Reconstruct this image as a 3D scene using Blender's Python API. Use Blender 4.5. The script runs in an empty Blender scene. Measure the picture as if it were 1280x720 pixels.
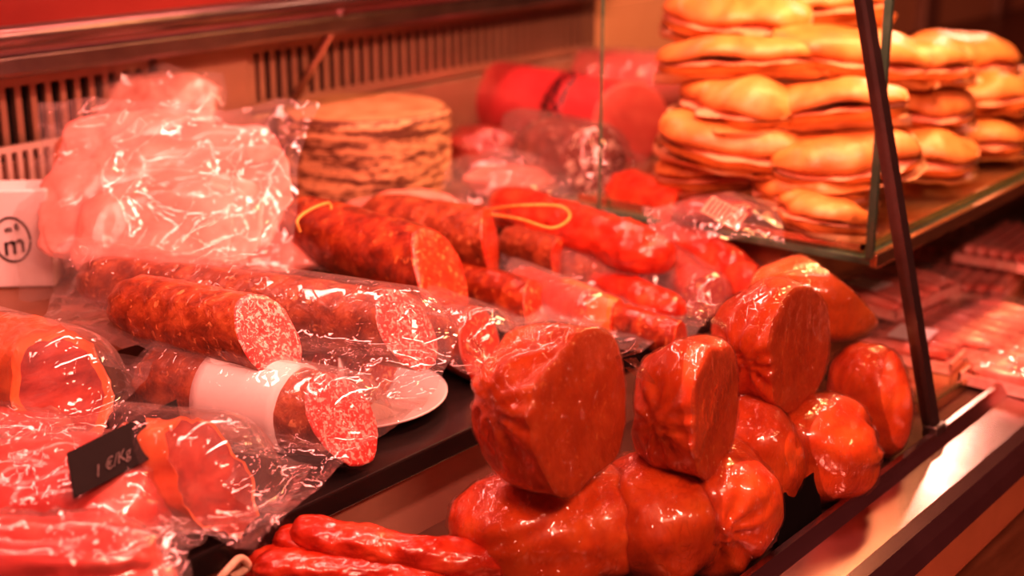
import bpy, bmesh, math, random
from mathutils import Vector, Matrix, noise, Euler
random.seed(4)
SC=bpy.context.scene
COL=SC.collection
CY,SY=math.cos(math.radians(38.7)),math.sin(math.radians(38.7))
H=0.56
# layout helper: an image pixel (u,v) cast from the camera to a guessed height z (metres above the
# lower deck) -> the world point at that height that lines up with the pixel
def P(u,v,z):
    f=1777.8; p=math.radians(17.19); a=u-640; b=360-v
    Fh=f*math.cos(p)+b*math.sin(p); vt=b*math.cos(p)-f*math.sin(p)
    t=(z-H)/vt
    return Vector((t*(Fh*CY+a*SY), t*(Fh*SY-a*CY), z))
RIGHT=Vector((SY,-CY,0)); FWD=Vector((CY,SY,0)); UP=Vector((0,0,1))
# ------------------------------------------------------------ materials
def nt(name):
    m=bpy.data.materials.new(name); m.use_nodes=True
    n=m.node_tree; n.nodes.clear(); return m,n
def N(t,ty,**k):
    n=t.nodes.new(ty)
    for a,b in k.items(): setattr(n,a,b)
    return n
def coords(t,stretch=(1,1,1)):
    tc=N(t,'ShaderNodeTexCoord'); mp=N(t,'ShaderNodeMapping')
    mp.inputs['Scale'].default_value=stretch
    t.links.new(tc.outputs['Object'],mp.inputs['Vector']); return mp.outputs[0]
def mk(name,cols,scale=30,detail=5,rough=.4,coat=0,coat_rough=.08,bump=.3,bscale=80,metallic=0,stretch=(1,1,1),
       speck=None,bdist=.002,dist=.4,spec=.5):
    m,t=nt(name); L=t.links.new
    v=coords(t,stretch)
    nz=N(t,'ShaderNodeTexNoise'); nz.inputs['Scale'].default_value=scale; nz.inputs['Detail'].default_value=detail
    nz.inputs['Distortion'].default_value=dist; nz.inputs['Roughness'].default_value=.6
    L(v,nz.inputs['Vector'])
    rp=N(t,'ShaderNodeValToRGB'); el=rp.color_ramp.elements
    n=len(cols)
    while len(el)<n: el.new(.5)
    for i,c in enumerate(cols):
        el[i].position=.3+.4*i/max(1,n-1); el[i].color=(*c,1)
    L(nz.outputs['Fac'],rp.inputs[0])
    out=rp.outputs[0]
    for (ss,thr,sc,soft) in (speck or []):
        vo=N(t,'ShaderNodeTexNoise'); vo.inputs['Scale'].default_value=ss; vo.inputs['Detail'].default_value=2.5
        vo.inputs['Distortion'].default_value=.8
        L(v,vo.inputs['Vector'])
        mr=N(t,'ShaderNodeMapRange'); mr.inputs['From Min'].default_value=thr; mr.inputs['From Max'].default_value=thr+soft
        L(vo.outputs['Fac'],mr.inputs['Value'])
        mx=N(t,'ShaderNodeMix',data_type='RGBA'); L(mr.outputs[0],mx.inputs['Factor']); L(out,mx.inputs['A'])
        mx.inputs['B'].default_value=(*sc,1); out=mx.outputs['Result']
    bs=N(t,'ShaderNodeBsdfPrincipled'); L(out,bs.inputs['Base Color'])
    bs.inputs['Roughness'].default_value=rough; bs.inputs['Metallic'].default_value=metallic
    bs.inputs['Specular IOR Level'].default_value=spec
    bs.inputs['Coat Weight'].default_value=coat; bs.inputs['Coat Roughness'].default_value=coat_rough
    if bump:
        b1=N(t,'ShaderNodeTexNoise'); b1.inputs['Scale'].default_value=bscale; b1.inputs['Detail'].default_value=3; b1.inputs['Distortion'].default_value=.6
        L(v,b1.inputs['Vector'])
        bp=N(t,'ShaderNodeBump'); bp.inputs['Strength'].default_value=bump; bp.inputs['Distance'].default_value=bdist
        L(b1.outputs['Fac'],bp.inputs['Height']); L(bp.outputs[0],bs.inputs['Normal'])
        if coat: L(bp.outputs[0],bs.inputs['Coat Normal'])
    o=N(t,'ShaderNodeOutputMaterial'); L(bs.outputs[0],o.inputs[0]); return m
def film(name,haze=.05,fres=1.4,rough=.09,bump=.5,bscale=16,vscale=28,vmix=.5,bdist=.005,fmax=.3,col=(.95,.88,.85),stretch=(1,1,1),crease=0):
    m,t=nt(name); L=t.links.new
    v=coords(t,stretch)
    b1=N(t,'ShaderNodeTexNoise'); b1.inputs['Scale'].default_value=bscale; b1.inputs['Detail'].default_value=2; b1.inputs['Distortion'].default_value=1.5; L(v,b1.inputs['Vector'])
    vm=N(t,'ShaderNodeVectorMath',operation='MULTIPLY_ADD'); L(b1.outputs['Color'],vm.inputs[0]); vm.inputs[1].default_value=(.06,.06,.06); L(v,vm.inputs[2])
    vo=N(t,'ShaderNodeTexVoronoi'); vo.inputs['Scale'].default_value=vscale; L(vm.outputs[0],vo.inputs['Vector'])
    ad=N(t,'ShaderNodeMath',operation='MULTIPLY_ADD'); L(vo.outputs['Distance'],ad.inputs[0]); ad.inputs[1].default_value=vmix; L(b1.outputs['Fac'],ad.inputs[2])
    hgt=ad.outputs[0]
    if crease:
        n2=N(t,'ShaderNodeTexNoise'); n2.inputs['Scale'].default_value=bscale*1.6; n2.inputs['Detail'].default_value=1; n2.inputs['Distortion'].default_value=2.5; L(v,n2.inputs['Vector'])
        s=N(t,'ShaderNodeMath',operation='SUBTRACT'); L(n2.outputs['Fac'],s.inputs[0]); s.inputs[1].default_value=.5
        ab=N(t,'ShaderNodeMath',operation='ABSOLUTE'); L(s.outputs[0],ab.inputs[0])
        mr=N(t,'ShaderNodeMapRange'); mr.inputs['From Max'].default_value=.05; mr.inputs['To Min'].default_value=crease; mr.inputs['To Max'].default_value=0; L(ab.outputs[0],mr.inputs['Value'])
        a2=N(t,'ShaderNodeMath',operation='ADD'); L(hgt,a2.inputs[0]); L(mr.outputs[0],a2.inputs[1]); hgt=a2.outputs[0]
    bp=N(t,'ShaderNodeBump'); bp.inputs['Strength'].default_value=bump; bp.inputs['Distance'].default_value=bdist
    L(hgt,bp.inputs['Height'])
    lw=N(t,'ShaderNodeFresnel'); lw.inputs['IOR'].default_value=1.5; L(bp.outputs[0],lw.inputs['Normal'])
    f1=N(t,'ShaderNodeMath',operation='MULTIPLY'); L(lw.outputs[0],f1.inputs[0]); f1.inputs[1].default_value=fres
    fm=N(t,'ShaderNodeMath',operation='MINIMUM'); L(f1.outputs[0],fm.inputs[0]); fm.inputs[1].default_value=fmax
    tr=N(t,'ShaderNodeBsdfTransparent'); tr.inputs[0].default_value=(.99,.98,.97,1)
    gl=N(t,'ShaderNodeBsdfGlossy'); gl.inputs['Roughness'].default_value=rough; L(bp.outputs[0],gl.inputs['Normal'])
    mx=N(t,'ShaderNodeMixShader'); L(fm.outputs[0],mx.inputs[0]); L(tr.outputs[0],mx.inputs[1]); L(gl.outputs[0],mx.inputs[2])
    df=N(t,'ShaderNodeBsdfDiffuse'); df.inputs[0].default_value=(*col,1); L(bp.outputs[0],df.inputs['Normal'])
    tl=N(t,'ShaderNodeBsdfTranslucent'); tl.inputs[0].default_value=(*col,1)
    m3=N(t,'ShaderNodeMixShader'); m3.inputs[0].default_value=.4; L(df.outputs[0],m3.inputs[1]); L(tl.outputs[0],m3.inputs[2])
    hz=N(t,'ShaderNodeMath',operation='MULTIPLY'); L(b1.outputs['Fac'],hz.inputs[0]); hz.inputs[1].default_value=haze*2
    m2=N(t,'ShaderNodeMixShader'); L(hz.outputs[0],m2.inputs[0]); L(mx.outputs[0],m2.inputs[1]); L(m3.outputs[0],m2.inputs[2])
    o=N(t,'ShaderNodeOutputMaterial'); L(m2.outputs[0],o.inputs[0]); return m
def glass(name,tint=(.97,.98,.96)):
    m,t=nt(name); L=t.links.new
    tr=N(t,'ShaderNodeBsdfTransparent'); tr.inputs[0].default_value=(*tint,1)
    g=N(t,'ShaderNodeBsdfGlossy'); g.inputs['Roughness'].default_value=.02
    lw=N(t,'ShaderNodeFresnel'); lw.inputs['IOR'].default_value=1.2
    mx=N(t,'ShaderNodeMixShader'); L(lw.outputs[0],mx.inputs[0]); L(tr.outputs[0],mx.inputs[1]); L(g.outputs[0],mx.inputs[2])
    o=N(t,'ShaderNodeOutputMaterial'); L(mx.outputs[0],o.inputs[0]); return m
SOB=mk('sobrasada_skin',[(.52,.055,.006),(.74,.12,.012),(.86,.2,.028)],scale=26,detail=6,rough=.42,coat=.3,bump=.4,bscale=45,bdist=.0025)
SOBF=mk('sobrasada_cut',[(.50,.082,.014),(.60,.11,.02),(.68,.15,.032)],scale=50,detail=7,rough=.5,coat=.05,coat_rough=.2,bump=.2,bscale=130,speck=[(230,.64,(.78,.26,.07),.07)])
SOBL=mk('sobrasada_skin_pale',[(.7,.15,.02),(.86,.26,.045)],scale=20,rough=.38,coat=.5,bump=.3,bscale=40)
CAS=mk('salami_casing',[(.11,.024,.009),(.27,.058,.018),(.48,.14,.045)],scale=60,detail=8,rough=.38,coat=.45,bump=.7,bscale=90,bdist=.003,speck=[(150,.63,(.7,.3,.12),.08)])
CASD=mk('chorizo_casing',[(.08,.011,.005),(.27,.036,.010),(.5,.12,.028)],scale=50,detail=8,rough=.3,coat=.8,bump=.6,bscale=80,bdist=.003,speck=[(130,.63,(.68,.24,.07),.08)])
CASR=mk('loin_casing',[(.26,.016,.008),(.50,.045,.015),(.68,.11,.035)],scale=34,detail=7,rough=.3,coat=.6,bump=.7,bscale=60,bdist=.003)
SALF=mk('salami_cut',[(.50,.045,.04),(.70,.10,.09)],scale=80,rough=.4,coat=.4,bump=.3,bscale=200,speck=[(200,.54,(.88,.45,.38),.08),(340,.58,(.92,.6,.52),.06)])
CHOF=mk('chorizo_cut',[(.36,.022,.008),(.58,.065,.018)],scale=90,rough=.35,coat=.6,bump=.4,bscale=180,speck=[(190,.57,(.8,.3,.10),.09)])
DARKF=mk('dark_salami_cut',[(.14,.03,.02),(.27,.06,.045)],scale=60,rough=.4,coat=.4,speck=[(110,.56,(.85,.6,.5),.04)])
DARKC=mk('dark_casing',[(.10,.03,.02),(.26,.07,.045)],scale=60,rough=.4,coat=.5,speck=[(80,.60,(.6,.38,.28),.08)])
RED=mk('mortadella_skin',[(.5,.04,.05),(.62,.08,.09)],scale=14,rough=.35,coat=.5,bump=.1)
REDF=mk('mortadella_cut',[(.56,.10,.10),(.64,.15,.14)],scale=50,rough=.4,bump=.1)
HAMO=mk('ham_fat_skin',[(.66,.10,.022),(.8,.22,.06)],scale=20,rough=.3,coat=.6,bump=.3,bscale=40)
HAMI=mk('ham_lean',[(.16,.010,.008),(.30,.03,.018),(.42,.06,.035)],scale=30,rough=.35,coat=.6,bump=.2,bscale=60,stretch=(1,1,2.5))
PINKM=mk('packed_pork',[(.78,.2,.15),(.88,.33,.26),(.94,.5,.42)],scale=13,rough=.35,coat=.6,bump=.2,bscale=26,dist=.8,bdist=.003)
REDM=mk('packed_ham',[(.34,.018,.014),(.55,.05,.035),(.74,.19,.13)],scale=15,rough=.3,coat=.8,bump=.3,bscale=30,dist=.8,bdist=.004)
PALE=mk('pale_meat',[(.8,.3,.24),(.88,.45,.37),(.92,.62,.53)],scale=45,rough=.35,coat=.6,bump=.3,bscale=70,dist=1)
BREAD=mk('bread_crust',[(.42,.13,.025),(.58,.22,.05),(.70,.33,.10)],scale=22,rough=.5,coat=.2,coat_rough=.25,bump=.4,bscale=60)
CRUMB=mk('bread_crumb',[(.8,.46,.22),(.88,.58,.32)],scale=60,rough=.8,bump=.4,bscale=200)
SLICE=mk('ham_slice',[(.7,.28,.16),(.82,.44,.28)],scale=30,rough=.4,coat=.3)
PAPER=mk('thin_paper',[(.74,.46,.24),(.82,.56,.32)],scale=12,rough=.6,bump=.3,bscale=20)
WHITE=mk('white_card',[(.85,.82,.8),(.9,.87,.85)],scale=10,rough=.5,bump=0)
PLATE=mk('white_plate',[(.66,.63,.61),(.72,.69,.67)],scale=5,rough=.2,coat=.5,bump=0)
BLACK=mk('black_card',[(.006,.005,.005),(.010,.009,.008)],scale=20,rough=.7,bump=.05,spec=.15)
CHALK=mk('chalk',[(.08,.065,.06),(.16,.13,.12)],scale=200,rough=.9,bump=0)
INK=mk('black_ink',[(.01,.01,.01),(.015,.015,.015)],rough=.5,bump=0)
STEEL=mk('brushed_steel',[(.46,.33,.32),(.58,.43,.42)],scale=14,rough=.24,metallic=1,bump=.1,bscale=16)
STEELD=mk('dark_steel',[(.16,.13,.12),(.24,.2,.18)],scale=15,rough=.3,metallic=.9,bump=0)
BRONZE=mk('warm_case_metal',[(.34,.2,.14),(.44,.28,.2)],scale=8,rough=.35,metallic=.5,bump=0)
TRAYM=mk('tray_metal',[(.6,.42,.22),(.75,.55,.32)],scale=10,rough=.16,metallic=.9,bump=.2,bscale=20)
RISER=mk('beige_riser',[(.30,.18,.12),(.40,.26,.18)],scale=6,rough=.4,bump=0)
DECKD=mk('black_deck',[(.012,.010,.010),(.024,.018,.016)],scale=10,rough=.25,bump=0)
DECKL=mk('steel_deck',[(.10,.055,.038),(.15,.085,.06)],scale=8,rough=.3,metallic=.4,bump=0)
DECKB=mk('brown_deck',[(.16,.07,.035),(.24,.11,.05)],scale=9,rough=.35,bump=0)
WOOD=mk('counter_wood',[(.2,.08,.035),(.34,.15,.07)],scale=9,rough=.4,bump=.1,stretch=(1,9,9))
WALLM=mk('wall_paint',[(.62,.34,.17),(.7,.42,.22)],scale=3,rough=.7,bump=0)
FLOORM=mk('floor_tile',[(.25,.2,.17),(.32,.27,.22)],scale=3,rough=.4,bump=0)
REDP=mk('red_panel',[(.16,.02,.015),(.24,.035,.025)],scale=3,rough=.35,coat=.3,bump=0)
VENTSHADE=mk('vent_shade_black',[(.006,.004,.003),(.012,.006,.005)],rough=.8,bump=0)  # near-black colour standing in for shade inside the vents
STRING=mk('yellow_string',[(.75,.36,.07),(.85,.5,.12)],scale=200,rough=.7,bump=0)
STRW=mk('pale_string',[(.7,.5,.35),(.85,.7,.5)],scale=200,rough=.7,bump=0)
CHEESE=mk('cheese_top',[(.32,.16,.07),(.5,.3,.14),(.58,.38,.2)],scale=30,rough=.55,bump=.3)
CRATE=mk('white_plastic',[(.6,.45,.4),(.68,.54,.48)],scale=9,rough=.4,bump=0)
FILM=film('cling_film',haze=.010,fres=1.9,bump=.7,bscale=26,vscale=32,vmix=.3,rough=.045,bdist=.004,fmax=.28,stretch=(1.6,1.6,.6),crease=.35)
BAG=film('vacuum_bag',haze=.065,bump=.5,bscale=13,vscale=22,vmix=.6,rough=.055,crease=.12,fres=1.8)
BAGM=film('milky_bag',haze=.12,bump=.5,bscale=12,vscale=17,vmix=.7,rough=.06,crease=.12,fres=1.8)
GLASS=glass('clear_glass')
GEDGE=mk('glass_edge_green',[(.06,.14,.09),(.1,.2,.13)],rough=.1,coat=1,bump=0)
def cheese_side():
    m,t=nt('cheese_rind_weave'); L=t.links.new
    v=coords(t,(1,1,2.6))
    nz=N(t,'ShaderNodeTexNoise'); nz.inputs['Scale'].default_value=60; nz.inputs['Detail'].default_value=5; nz.inputs['Roughness'].default_value=.75; L(v,nz.inputs['Vector'])
    v2=coords(t,(.10,.10,1))
    n2=N(t,'ShaderNodeTexNoise'); n2.inputs['Scale'].default_value=130; n2.inputs['Detail'].default_value=1; L(v2,n2.inputs['Vector'])
    ad=N(t,'ShaderNodeMath',operation='MULTIPLY_ADD'); L(n2.outputs['Fac'],ad.inputs[0]); ad.inputs[1].default_value=.75; L(nz.outputs['Fac'],ad.inputs[2])
    rp=N(t,'ShaderNodeValToRGB'); rp.color_ramp.elements[0].position=.80; rp.color_ramp.elements[0].color=(.10,.04,.018,1)
    rp.color_ramp.elements[1].position=.96; rp.color_ramp.elements[1].color=(.62,.38,.19,1)
    L(ad.outputs[0],rp.inputs[0])
    bs=N(t,'ShaderNodeBsdfPrincipled'); bs.inputs['Roughness'].default_value=.6; L(rp.outputs[0],bs.inputs['Base Color'])
    bp=N(t,'ShaderNodeBump'); bp.inputs['Strength'].default_value=.3; bp.inputs['Distance'].default_value=.002; L(ad.outputs[0],bp.inputs['Height']); L(bp.outputs[0],bs.inputs['Normal'])
    o=N(t,'ShaderNodeOutputMaterial'); L(bs.outputs[0],o.inputs[0]); return m
CHSIDE=cheese_side()
def checker_mat():
    m,t=nt('dark_diamond_netting'); L=t.links.new
    v=coords(t,(1,1,1)); ck=N(t,'ShaderNodeTexChecker'); ck.inputs['Scale'].default_value=95
    ck.inputs['Color1'].default_value=(.02,.015,.02,1); ck.inputs['Color2'].default_value=(.45,.04,.05,1); L(v,ck.inputs['Vector'])
    bs=N(t,'ShaderNodeBsdfPrincipled'); bs.inputs['Roughness'].default_value=.35; L(ck.outputs[0],bs.inputs['Base Color'])
    o=N(t,'ShaderNodeOutputMaterial'); L(bs.outputs[0],o.inputs[0]); return m
NET=checker_mat()
# ------------------------------------------------------------ things
class Thing:
    def __init__(s,name,label,cat,group=None,kind=None,loc=None):
        s.name,s.label,s.cat,s.group,s.kind,s.loc=name,label,cat,group,kind,loc; s.parts=[]
    def add(s,name,v,f,mats,mi=None,smooth=True,label=None,parent=None,base=True):
        if not isinstance(mats,(list,tuple)): mats=[mats]
        s.parts.append(dict(n=name,v=[Vector(x) for x in v],f=f,m=mats,mi=mi,s=smooth,l=label,p=parent,b=base)); return len(s.parts)-1
    def done(s):
        allv=[x for p in s.parts if p['b'] for x in p['v']]
        if s.loc is None:
            mn=[min(x[i] for x in allv) for i in range(3)]; mx=[max(x[i] for x in allv) for i in range(3)]
            s.loc=Vector(((mn[0]+mx[0])/2,(mn[1]+mx[1])/2,mn[2]))
        single=len(s.parts)==1
        if not single:
            e=bpy.data.objects.new(s.name,None); e.empty_display_size=.03; e.location=s.loc; COL.objects.link(e); root=e
        obs=[]
        for p in s.parts:
            me=bpy.data.meshes.new(p['n'])
            me.from_pydata([tuple(x-s.loc) for x in p['v']],[],p['f'])
            for m in p['m']: me.materials.append(m)
            if p['mi']: me.polygons.foreach_set('material_index',p['mi'])
            if p['s']: me.polygons.foreach_set('use_smooth',[True]*len(me.polygons))
            me.update()
            o=bpy.data.objects.new(s.name if single else p['n'],me); COL.objects.link(o)
            if p['l']: o['label']=p['l']
            if single: o.location=s.loc; root=o
            else: o.parent=obs[p['p']] if p['p'] is not None else root
            obs.append(o)
        root['label']=s.label; root['category']=s.cat
        if s.group: root['group']=s.group
        if s.kind: root['kind']=s.kind
        return root
def bm2(bm):
    bm.verts.index_update(); return [v.co.copy() for v in bm.verts],[[x.index for x in f.verts] for f in bm.faces]
def box(x0,x1,y0,y1,z0,z1,bev=0):
    bm=bmesh.new(); bmesh.ops.create_cube(bm,size=1)
    for v in bm.verts: v.co=Vector(((x0+x1)/2+v.co.x*(x1-x0),(y0+y1)/2+v.co.y*(y1-y0),(z0+z1)/2+v.co.z*(z1-z0)))
    if bev: bmesh.ops.bevel(bm,geom=bm.edges[:],offset=bev,segments=2,affect='EDGES',profile=.5)
    r=bm2(bm); bm.free(); return r
def merge(*ms):
    V=[];F=[]
    for v,f in ms:
        k=len(V); V+=v; F+=[[i+k for i in q] for q in f]
    return V,F
def xf(m,M): return [M@Vector(v) for v in m[0]],m[1]
def frame(d,up=UP):
    d=d.normalized(); s=d.cross(up)
    if s.length<1e-4: s=Vector((1,0,0))
    s.normalize(); u=s.cross(d).normalized(); return d,s,u
def tube(pts,rad,n=12,closed=False):
    V=[];F=[]; m=len(pts)
    for i,p in enumerate(pts):
        a=pts[(i-1)%m] if closed or i>0 else pts[0]; b=pts[(i+1)%m] if closed or i<m-1 else pts[-1]
        d,s,u=frame(Vector(b)-Vector(a)); r=rad[i] if isinstance(rad,(list,tuple)) else rad
        for k in range(n):
            A=2*math.pi*k/n; V.append(Vector(p)+s*math.cos(A)*r+u*math.sin(A)*r)
    for i in range(m if closed else m-1):
        j=(i+1)%m
        for k in range(n): F.append([i*n+k,i*n+(k+1)%n,j*n+(k+1)%n,j*n+k])
    if not closed:
        F.append(list(range(n))[::-1]); F.append([(m-1)*n+k for k in range(n)])
    return V,F
def smooth_curve(ctrl,n=60):
    ctrl=[Vector(c) for c in ctrl]; out=[]; m=len(ctrl)
    for i in range(n):
        t=i/(n-1)*(m-1); k=min(int(t),m-2); f=t-k
        p0=ctrl[max(k-1,0)];p1=ctrl[k];p2=ctrl[k+1];p3=ctrl[min(k+2,m-1)]
        out.append(.5*((2*p1)+(-p0+p2)*f+(2*p0-5*p1+4*p2-p3)*f*f+(-p0+3*p1-3*p2+p3)*f**3))
    return out
def rid(p): return 1-min(1,abs(noise.noise(p))*2.2)
def vor(p): return noise.voronoi(p)[0][0]
def cutbm(bm,co,no):
    bmesh.ops.bisect_plane(bm,geom=bm.verts[:]+bm.edges[:]+bm.faces[:],plane_co=co,plane_no=no,clear_outer=True,dist=1e-6)
    vs=[v.co.copy() for v in bm.verts if abs((v.co-co).dot(no))<1e-5]
    c=sum(vs,Vector())/len(vs); d,s,u=frame(no)
    vs.sort(key=lambda p: math.atan2((p-c).dot(u),(p-c).dot(s)))
    return vs,c
def cap(loop,c,no,rings=9,bulge=.0015,amp=.0008,seed=0,outer=.0,rim=.985):
    n=len(loop); V=[];F=[];mi=[]
    sc=[1,rim,rim-.035]+[(rim-.035)*(1-k/(rings-2)) for k in range(1,rings-2)]
    for k,s in enumerate(sc):
        for p in loop:
            q=c+(p-c)*s
            w=noise.noise(q*60+Vector((seed,0,0)))
            off=0 if k==0 else (bulge*.6+amp*.3*w if k==1 else bulge+amp*w)
            V.append(q+no*off)
    V.append(c+no*bulge)
    for k in range(len(sc)-1):
        for i in range(n):
            j=(i+1)%n; F.append([k*n+i,k*n+j,(k+1)*n+j,(k+1)*n+i]); mi.append(1 if sc[k+1]<1-outer else 0)
    b=(len(sc)-1)*n
    for i in range(n): F.append([b+i,b+(i+1)%n,len(V)-1]); mi.append(1)
    return V,F,mi
def wrapmesh(V,F,off=.0012,amp=.002,fr=30,seed=0):
    bm=bmesh.new(); vs=[bm.verts.new(v) for v in V]
    for f in F:
        try: bm.faces.new([vs[i] for i in f])
        except Exception: pass
    bmesh.ops.remove_doubles(bm,verts=bm.verts[:],dist=2e-4)
    bmesh.ops.recalc_face_normals(bm,faces=bm.faces[:]); bm.normal_update()
    sd=Vector((seed*3.1,seed*1.7,0)); nn={v:v.normal.copy() for v in bm.verts}
    for v in bm.verts:
        q=Vector((v.co.x*fr*1.6,v.co.y*fr*1.6,v.co.z*fr*.5))+sd
        r=rid(q+Vector((noise.noise(q*.7),noise.noise(q*.7+Vector((5,5,5))),0))*.8)
        v.co+=nn[v]*(off+amp*r**6)
    r=bm2(bm); bm.free(); return r
def frill(c,d,L,w,seed=0,n=26,m=10):
    d,s,u=frame(d); V=[];F=[]
    for i in range(m):
        t=i/(m-1); ww=w*(.15+.85*t**.8)
        for j in range(n):
            a=(j/(n-1)-.5)*2
            off=.35*ww*math.sin(a*9+seed)*t*noise.noise(Vector((a*3,t*2,seed)))+ww*.25*math.sin(a*5+seed*2)
            V.append(Vector(c)+d*(L*t*(1+.25*noise.noise(Vector((a*4,seed,0)))))+s*ww*a+u*(off+.15*ww))
    for i in range(m-1):
        for j in range(n-1): F.append([i*n+j,i*n+j+1,(i+1)*n+j+1,(i+1)*n+j])
    return V,F
def sausage(p0,p1,r,no=None,bend=0,seed=0,tail=True,cut=True,lump=.05,flat=1.0,n=48,m=70,taper=0):
    p0=Vector(p0);p1=Vector(p1); ax=(p1-p0); Ln=ax.length; d,s,u=frame(ax)
    ext=r*2.0 if cut else 0; tot=Ln+ext
    V=[];F=[]
    for i in range(m):
        t=i/(m-1); x=t*tot
        rr=1-taper*(1-t)**2
        if tail and x<r*1.3: q=1-x/(r*1.3); rr*=math.sqrt(max(0,1-q**2.2))*.97+.03
        if not cut and x>tot-r*1.5: q=1-(tot-x)/(r*1.5); rr=min(rr,math.sqrt(max(0,1-q**2.2))*.97+.03)
        c=p0+d*x+s*bend*math.sin(math.pi*min(1,x/Ln))
        for k in range(n):
            A=2*math.pi*k/n
            dr=Vector((math.cos(A),math.sin(A),x/r*.45+seed*7))
            rad=r*rr*(1+lump*noise.noise(dr*1.3)+lump*.4*noise.noise(dr*4)+lump*.35*rid(Vector((math.cos(A)*1.5,math.sin(A)*1.5,x/r*.35+seed))*2.5)**3)
            if x<r*1.3 and tail: rad*=1+.08*math.sin(9*A+seed)*(1-x/(r*1.3))
            V.append(c+s*math.cos(A)*rad+u*math.sin(A)*rad*flat)
    for i in range(m-1):
        for k in range(n): F.append([i*n+k,i*n+(k+1)%n,(i+1)*n+(k+1)%n,(i+1)*n+k])
    F.append(list(range(n))[::-1]); F.append([(m-1)*n+k for k in range(n)])
    if not cut: return (V,F),None,None,None
    bm=bmesh.new(); vs=[bm.verts.new(v) for v in V]
    for f in F: bm.faces.new([vs[i] for i in f])
    bm.normal_update()
    no=(Vector(no) if no is not None else d).normalized()
    loop,c=cutbm(bm,p1,no); body=bm2(bm); bm.free()
    return body,loop,c,no
def blob(c,rad,rot=(0,0,0),sub=5,ex=2.3,lump=.08,fr=1.4,folds=0,fdir=Vector((-1,0,0)),seed=0,groove=None):
    bm=bmesh.new(); bmesh.ops.create_icosphere(bm,subdivisions=sub,radius=1)
    R=Euler([math.radians(a) for a in rot]).to_matrix(); sd=Vector((seed*5.3,seed*2.1,seed))
    fd,fs,fu=frame(Vector(fdir))
    for v in bm.verts:
        p=v.co.normalized()
        k=(abs(p.x)**ex+abs(p.y)**ex+abs(p.z)**ex)**(-1/ex)
        g=1+lump*noise.noise(p*fr+sd)*1.6+lump*.25*noise.noise(p*fr*3+sd)
        if folds:
            w=max(0,p.dot(fd)); ph=math.atan2(p.dot(fu),p.dot(fs))
            g*=1+folds*w**2.5*math.sin(ph*9+3*noise.noise(p*2+sd))
        if groove:
            for (ga,gp,gw,gd) in groove:
                dd=p.dot(Vector(ga).normalized())-gp; g*=1-gd*math.exp(-(dd/gw)**2)
        q=Vector((p.x*rad[0],p.y*rad[1],p.z*rad[2]))*k*g
        v.co=Vector(c)+R@q
    bm.normal_update(); return bm
def drape(quad,caps,floor_z,n=90,amp=.002,fr=16,seed=0,marg=.002,droop=.12,low=.1,smooth=3):
    q=[Vector((a[0],a[1],0)) for a in quad]; Z=[[0]*n for _ in range(n)]; XY=[[None]*n for _ in range(n)]; D=[[0]*n for _ in range(n)]
    for i in range(n):
        for j in range(n):
            a=i/(n-1);b=j/(n-1)
            p=(q[0]*(1-a)+q[1]*a)*(1-b)+(q[3]*(1-a)+q[2]*a)*b
            wv=Vector((noise.noise(Vector((a*2.2,b*2.2,seed))),noise.noise(Vector((a*2.2,b*2.2,seed+9))),0))*.012
            p=p+wv; XY[i][j]=p
            best=-9;bd=9
            for (c0,c1,r) in caps:
                A=Vector((c0[0],c0[1],0));B=Vector((c1[0],c1[1],0)); AB=B-A
                t=(p-A).dot(AB)/AB.length_squared; tc=max(0,min(1,t)); d=(p-(A+AB*tc)).length; zc=c0[2]+(c1[2]-c0[2])*tc
                R=r+marg
                if d<R*.93: z=zc+math.sqrt(R*R-d*d)
                else: z=zc+R*.367-(d-R*.93)*2.6
                fl=zc-r*low-droop*max(0,d-R)
                z=max(z,fl)
                if z>best: best=z
                if d-R<bd: bd=d-R
            D[i][j]=max(0,bd); Z[i][j]=max(best,floor_z+.002)
    for _ in range(smooth):
        Z2=[r[:] for r in Z]
        for i in range(1,n-1):
            for j in range(1,n-1):
                s=(Z[i-1][j]+Z[i+1][j]+Z[i][j-1]+Z[i][j+1])/4
                Z2[i][j]=s if (s>Z[i][j] or D[i][j]>0) else Z[i][j]
        Z=Z2
    V=[];F=[]
    for i in range(n):
        for j in range(n):
            p=XY[i][j]; k=min(1,D[i][j]/.02)
            q2=Vector((p.x,p.y,0))*fr*2+Vector((0,0,seed*3))
            w=vor(q2+Vector((noise.noise(p*25),noise.noise(p*25+Vector((3,3,0))),0))*.5)
            w2=noise.noise(Vector((p.x*12,p.y*12,seed)))
            V.append(Vector((p.x,p.y,Z[i][j]+amp*(w*(.3+2.6*k)+.2)+.008*k*(w2+.2))))
    for i in range(n-1):
        for j in range(n-1): F.append([i*n+j,(i+1)*n+j,(i+1)*n+j+1,i*n+j+1])
    return V,F
def sheet(c,U,W,n=60,amp=.006,fr=9,seed=0,curl=0):
    c=Vector(c);U=Vector(U);W=Vector(W);Nn=U.cross(W).normalized();V=[];F=[]
    for i in range(n):
        for j in range(n):
            a=2*i/(n-1)-1;b=2*j/(n-1)-1
            sq=1+.16*noise.noise(Vector((a*1.3,b*1.3,seed)))
            p=c+U*a*sq+W*b*sq
            q=p*fr+Vector((seed,seed*2,0)); dw=Vector((noise.noise(q),noise.noise(q+Vector((4,4,4))),0))
            h=amp*(vor(q*2+dw)*1.1-.4)+amp*1.2*noise.noise(q*.5)-curl*(a*a+b*b)
            V.append(p+Nn*h)
    for i in range(n-1):
        for j in range(n-1): F.append([i*n+j,(i+1)*n+j,(i+1)*n+j+1,i*n+j+1])
    return V,F
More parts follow.
